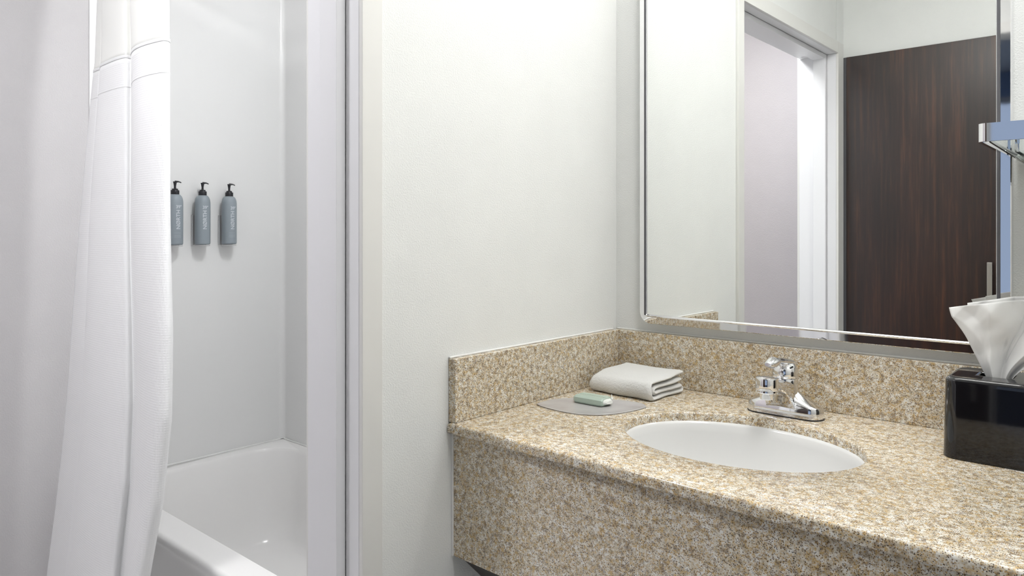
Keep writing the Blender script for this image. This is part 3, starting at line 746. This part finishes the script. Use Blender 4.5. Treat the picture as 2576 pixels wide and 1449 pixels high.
to = from_bm('cloth', bm, M['terry'], tw, True, 2.5)
sd = to.modifiers.new('smooth', 'SUBSURF'); sd.levels = 2; sd.render_levels = 2
tx = bpy.data.textures.new('fluff', 'CLOUDS'); tx.noise_scale = 0.0035; tx.noise_depth = 2
dm = to.modifiers.new('fluff', 'DISPLACE'); dm.texture = tx; dm.strength = 0.0016; dm.mid_level = 0.5

# ------------------------------------------------------------------ tissue box
tb = empty('tissue_box', (0.8455, -0.1425, CT), 'glossy black tissue box cover at the right end of the counter', 'tissue box')
hx, hy_ = 0.0685, 0.0685; HB = 0.134
rings = []
for z, o_, r in ((0.0004, 0.0, 0.024), (0.002, -0.001, 0.024), (0.010, -0.0005, 0.024), (HB - 0.012, 0.002, 0.022)):
    rings.append(rrect(-hx + o_, hx - o_, -hy_ + o_, hy_ - o_, r, z))
for k in range(1, 7):
    a = pi / 2 * k / 6; o_ = 0.002 + 0.009 * (1 - cos(a)); rings.append(rrect(-hx + o_, hx - o_, -hy_ + o_, hy_ - o_, 0.020, HB - 0.009 + 0.009 * sin(a)))
def slot(hl, hw, z):
    n = 36; r = []
    base = rrect(-hx, hx, -hy_, hy_, 0.02, z)
    for x, y, _ in base:
        a = math.atan2(y, x); rr = 1 / math.sqrt((cos(a) / hl) ** 2 + (sin(a) / hw) ** 2); r.append((rr * cos(a), rr * sin(a), z))
    return r
rings += [slot(0.0500, 0.0260, HB), slot(0.046, 0.022, HB), slot(0.044, 0.020, HB - 0.0015), slot(0.044, 0.020, HB - 0.006)]
wn_(loft('cover', rings, M['blackg'], tb, cap0=False, cap1=False, angle=0.9))
loft('opening', [slot(0.0438, 0.0198, HB - 0.030), slot(0.0438, 0.0198, HB - 0.031)], M['dark'], tb)

def tissue_sheet(left, right, top_pts, y_off, seed, name, parent):
    random.seed(seed); NU, NV = 64, 36
    KN = [0.004, -0.001, -0.006, -0.016, -0.004, 0.012, 0.002, -0.010, 0.008, -0.004] if seed < 2 else [0.0, 0.006, -0.004, 0.008, -0.006, 0.004, -0.004, 0.0]
    def pl(pts, t):
        f = t * (len(pts) - 1); i = min(int(f), len(pts) - 2); g = f - i
        return tuple(pts[i][k] * (1 - g) + pts[i + 1][k] * g for k in range(len(pts[0])))
    L_ = catmull(left, 6); R2 = catmull(right, 6)
    vs = []
    for j in range(NV + 1):
        v = j / NV; a = pl(L_, v); b = pl(R2, v)
        for i in range(NU + 1):
            u = i / NU
            x = a[0] * (1 - u) + b[0] * u; z = a[1] * (1 - u) + b[1] * u
            if top_pts: z += v ** 3 * pl(top_pts, u)[0]
            sp_ = v ** 0.9
            f = u * (len(KN) - 1); i0 = min(int(f), len(KN) - 2); g = f - i0
            fold = KN[i0] * (1 - g) + KN[i0 + 1] * g
            y = y_off + 1.5 * fold * (0.35 + 1.1 * sp_) * (1 - 0.55 * v * v) + 0.0022 * sin(v * 9 + u * 6 + seed) + 0.012 * v * v
            tri = lambda q: abs((q % 1.0) - 0.5)
            y += (0.012 * tri(u * 2.7 + v * 1.6 + 0.2 * seed) + 0.009 * tri(u * 3.6 - v * 2.3 + 0.3) - 0.005) * sp_
            y += 0.004 * max(0, 1 - abs((v - 0.34 - 0.35 * u) * 9)) * (u < 0.5)
            vs.append((x, y, z))
    n = NU + 1
    fs = [(k * n + i, k * n + i + 1, (k + 1) * n + i + 1, (k + 1) * n + i) for k in range(NV) for i in range(NU)]
    o = link_mesh(name, vs, fs, M['tissue'], None, True); at0(o, parent)
    md = o.modifiers.new('thickness', 'SOLIDIFY'); md.thickness = 0.0004
    return o
ti = empty('tissue', (0.848, -0.142, 0.990), 'white tissue fanning up out of the black box', 'tissue')
tissue_sheet([(.8330, .972), (.8290, .992), (.8160, 1.020), (.8010, 1.052), (.7845, 1.077), (.7775, 1.088), (.7730, 1.1015)],
             [(.866, .972), (.868, .992), (.885, 1.012), (.915, 1.035), (.945, 1.06), (.962, 1.09), (.965, 1.118)],
             [(0.0,), (0.004,), (0.007,), (0.010,), (0.010,), (0.008,), (0.003,), (0.0,)], -0.146, 1.0, 'front_ply', ti)
tissue_sheet([(.838, .975), (.836, .992), (.826, 1.02), (.814, 1.052), (.806, 1.077), (.801, 1.095), (.7985, 1.1100)],
             [(.862, .975), (.864, .992), (.880, 1.012), (.905, 1.035), (.935, 1.06), (.950, 1.09), (.955, 1.130)],
             [(0.0,), (0.003,), (0.006,), (0.006,), (0.003,), (0.0,)], -0.130, 2.2, 'back_ply', ti)

# ------------------------------------------------------------------ mirror
mi = empty('wall_mirror', (0.46, 0, 1.01), 'large wall mirror in a polished chrome frame with rounded corners', 'mirror')
GX0, GX1, GZ0, GZ1 = 0.1068, 0.8282, 1.0315, 2.095
FO = 0.0235
at0(box('glass', GX0, GX1, -0.0265, -0.0225, GZ0, GZ1, M['mirror']), mi)
def fr(x0, x1, z0, z1, r, y, n=8):
    return [(p[0], y, p[1]) for p in [(q[0], q[1]) for q in rrect(x0, x1, z0, z1, max(r, 0.0006), 0, n)]]
def fring(k, y, r): return fr(GX0 - k, GX1 + k, GZ0 - k, GZ1 + k, r, y)
prof = [(FO - 0.001, -0.0008, 0.030), (FO, -0.002, 0.030), (FO, -0.0205, 0.030), (FO - 0.0008, -0.0232, 0.0295), (FO - 0.0022, -0.0247, 0.028),
        (0.0060, -0.0252, 0.0075), (0.0052, -0.0268, 0.0065), (0.0040, -0.0290, 0.005), (0.0032, -0.0294, 0.004), (0.0024, -0.0290, 0.003), (0.0014, -0.0276, 0.002), (0.0002, -0.0266, 0.0006), (0.0002, -0.0225, 0.0006)]
at0(loft('frame', [fring(k, y, r) for k, y, r in prof], M['chrome'], cap0=False, cap1=False, angle=0.35), mi); wn_(mi.children[-1])
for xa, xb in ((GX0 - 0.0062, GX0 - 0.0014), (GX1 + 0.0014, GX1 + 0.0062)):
    at0(box('dark_strip', xa, xb, -0.0302, -0.0262, GZ0 - 0.002, GZ1 + 0.002, M['gap'], None, 0.0004), mi)  # dark strips put in for the dark reflection beside the glass
at0(loft('backing', [fring(0.019, -0.0006, 0.02), fring(0.019, -0.0200, 0.02)], M['gap']), mi)

# ------------------------------------------------------------------ wall fixture at the right: chrome rail over a clear tray
fx = empty('towel_rack', (1.0, 0, 1.40), 'chrome rail with a clear tray on the wall beside the mirror', 'rack')
FXY, FZ0, FZ1, FX0, FX1 = -0.300, 1.3694, 1.3968, 0.8425, 1.20
rings = []
def upath(k):
    # plan outline of the rail as a rounded U, seen from above
    pts = []
    r = 0.012
    for cx_, a0, a1 in ((FX0 + r, pi, 1.5 * pi), (FX1 - r, 1.5 * pi, 2 * pi)):
        for i in range(9):
            a = a0 + (a1 - a0) * i / 8; pts.append((cx_ + (r - k) * cos(a), FXY + r + (r - k) * sin(a)))
    return [(pts[0][0], -0.0015)] + pts + [(pts[-1][0], -0.0015)]
oo, ii = upath(0), upath(0.005)
ring_pts = oo + ii[::-1]
at0(loft('rail', [[(x, y, z) for x, y in ring_pts] for z in (FZ0, FZ0 + 0.0004, FZ1 - 0.0004, FZ1)], M['chrome'], angle=0.5), fx); wn_(fx.children[0])
def tray(k, z): return rrect(FX0 + 0.012 + k * 1.25, FX1 - 0.012 - k * 1.25, FXY + 0.008 + k * 0.2, -0.004, 0.004, z, 3)
tp = [(0.001, FZ0 + 0.004), (0.001, FZ0 - 0.0005), (0.022, FZ0 - 0.022), (0.044, FZ0 - 0.044), (0.047, FZ0 - 0.0455)]
tg = at0(loft('tray', [tray(k, z) for k, z in tp], M['thin'], cap0=False, cap1=True, angle=0.3), fx)
md = tg.modifiers.new('thickness', 'SOLIDIFY'); md.thickness = 0.002; md.offset = -1.0
at0(box('bracket', FX0 + 0.026, FX0 + 0.034, -0.130, -0.0015, FZ0 - 0.004, FZ0 + 0.020, M['chrome'], None, 0.001), fx)
at0(box('bracket', FX1 - 0.034, FX1 - 0.026, -0.130, -0.0015, FZ0 - 0.004, FZ0 + 0.020, M['chrome'], None, 0.001), fx)

# ------------------------------------------------------------------ lamps of the place and two added fills
vl = empty('vanity_light', (0.585, 0, 2.26), 'long vanity light above the mirror', 'light')
at0(box('mount', 0.24, 0.93, -0.12, -0.001, 2.23, 2.285, M['chrome'], None, 0.004), vl)
at0(box('diffuser', 0.22, 0.95, -0.200, -0.1205, 2.225, 2.290, emis('vanity_diffuser', (1.0, 0.99, 0.97), 17.0), None, 0.01, 3), vl)
def dome(name, x, y, z, r, e, col, label):
    d = empty(name, (x, y, z), label, 'light')
    vs, fs = lathe_data([(r + 0.012, 0.0), (r + 0.012, -0.012), (r, -0.014), (r - 0.004, -0.014)], 40)
    link_mesh('trim_ring', vs, fs, M['trimw'], d, True, 0.6)
    prof = [(r - 0.005, -0.0142)] + [((r - 0.005) * cos(pi / 2 * k / 8), -0.0142 - 0.045 * sin(pi / 2 * k / 8)) for k in range(1, 8)]
    vs, fs = lathe_data(prof, 40); link_mesh('diffuser', vs, fs, emis('ceiling_diffuser', col, e), d, True, 0.9)
dome('unseen_ceiling_light', 0.95, -0.80, 2.4398, 0.19, 34.0, (1.0, 0.995, 0.985), 'round fill light added on the ceiling of the vanity area')  # unseen fill lamp, added to light the vanity walls more evenly
dome('unseen_ceiling_light', -0.52, -1.60, 2.4398, 0.14, 98.0, (0.98, 0.98, 1.0), 'round ceiling light in the tub room')
dome('unseen_ceiling_light', -0.32, -0.42, 2.4398, 0.10, 120.0, (0.97, 0.985, 1.0), 'round fill light added on the ceiling above the bathtub')  # extra unseen lamp, added to brighten the bottle wall and tub
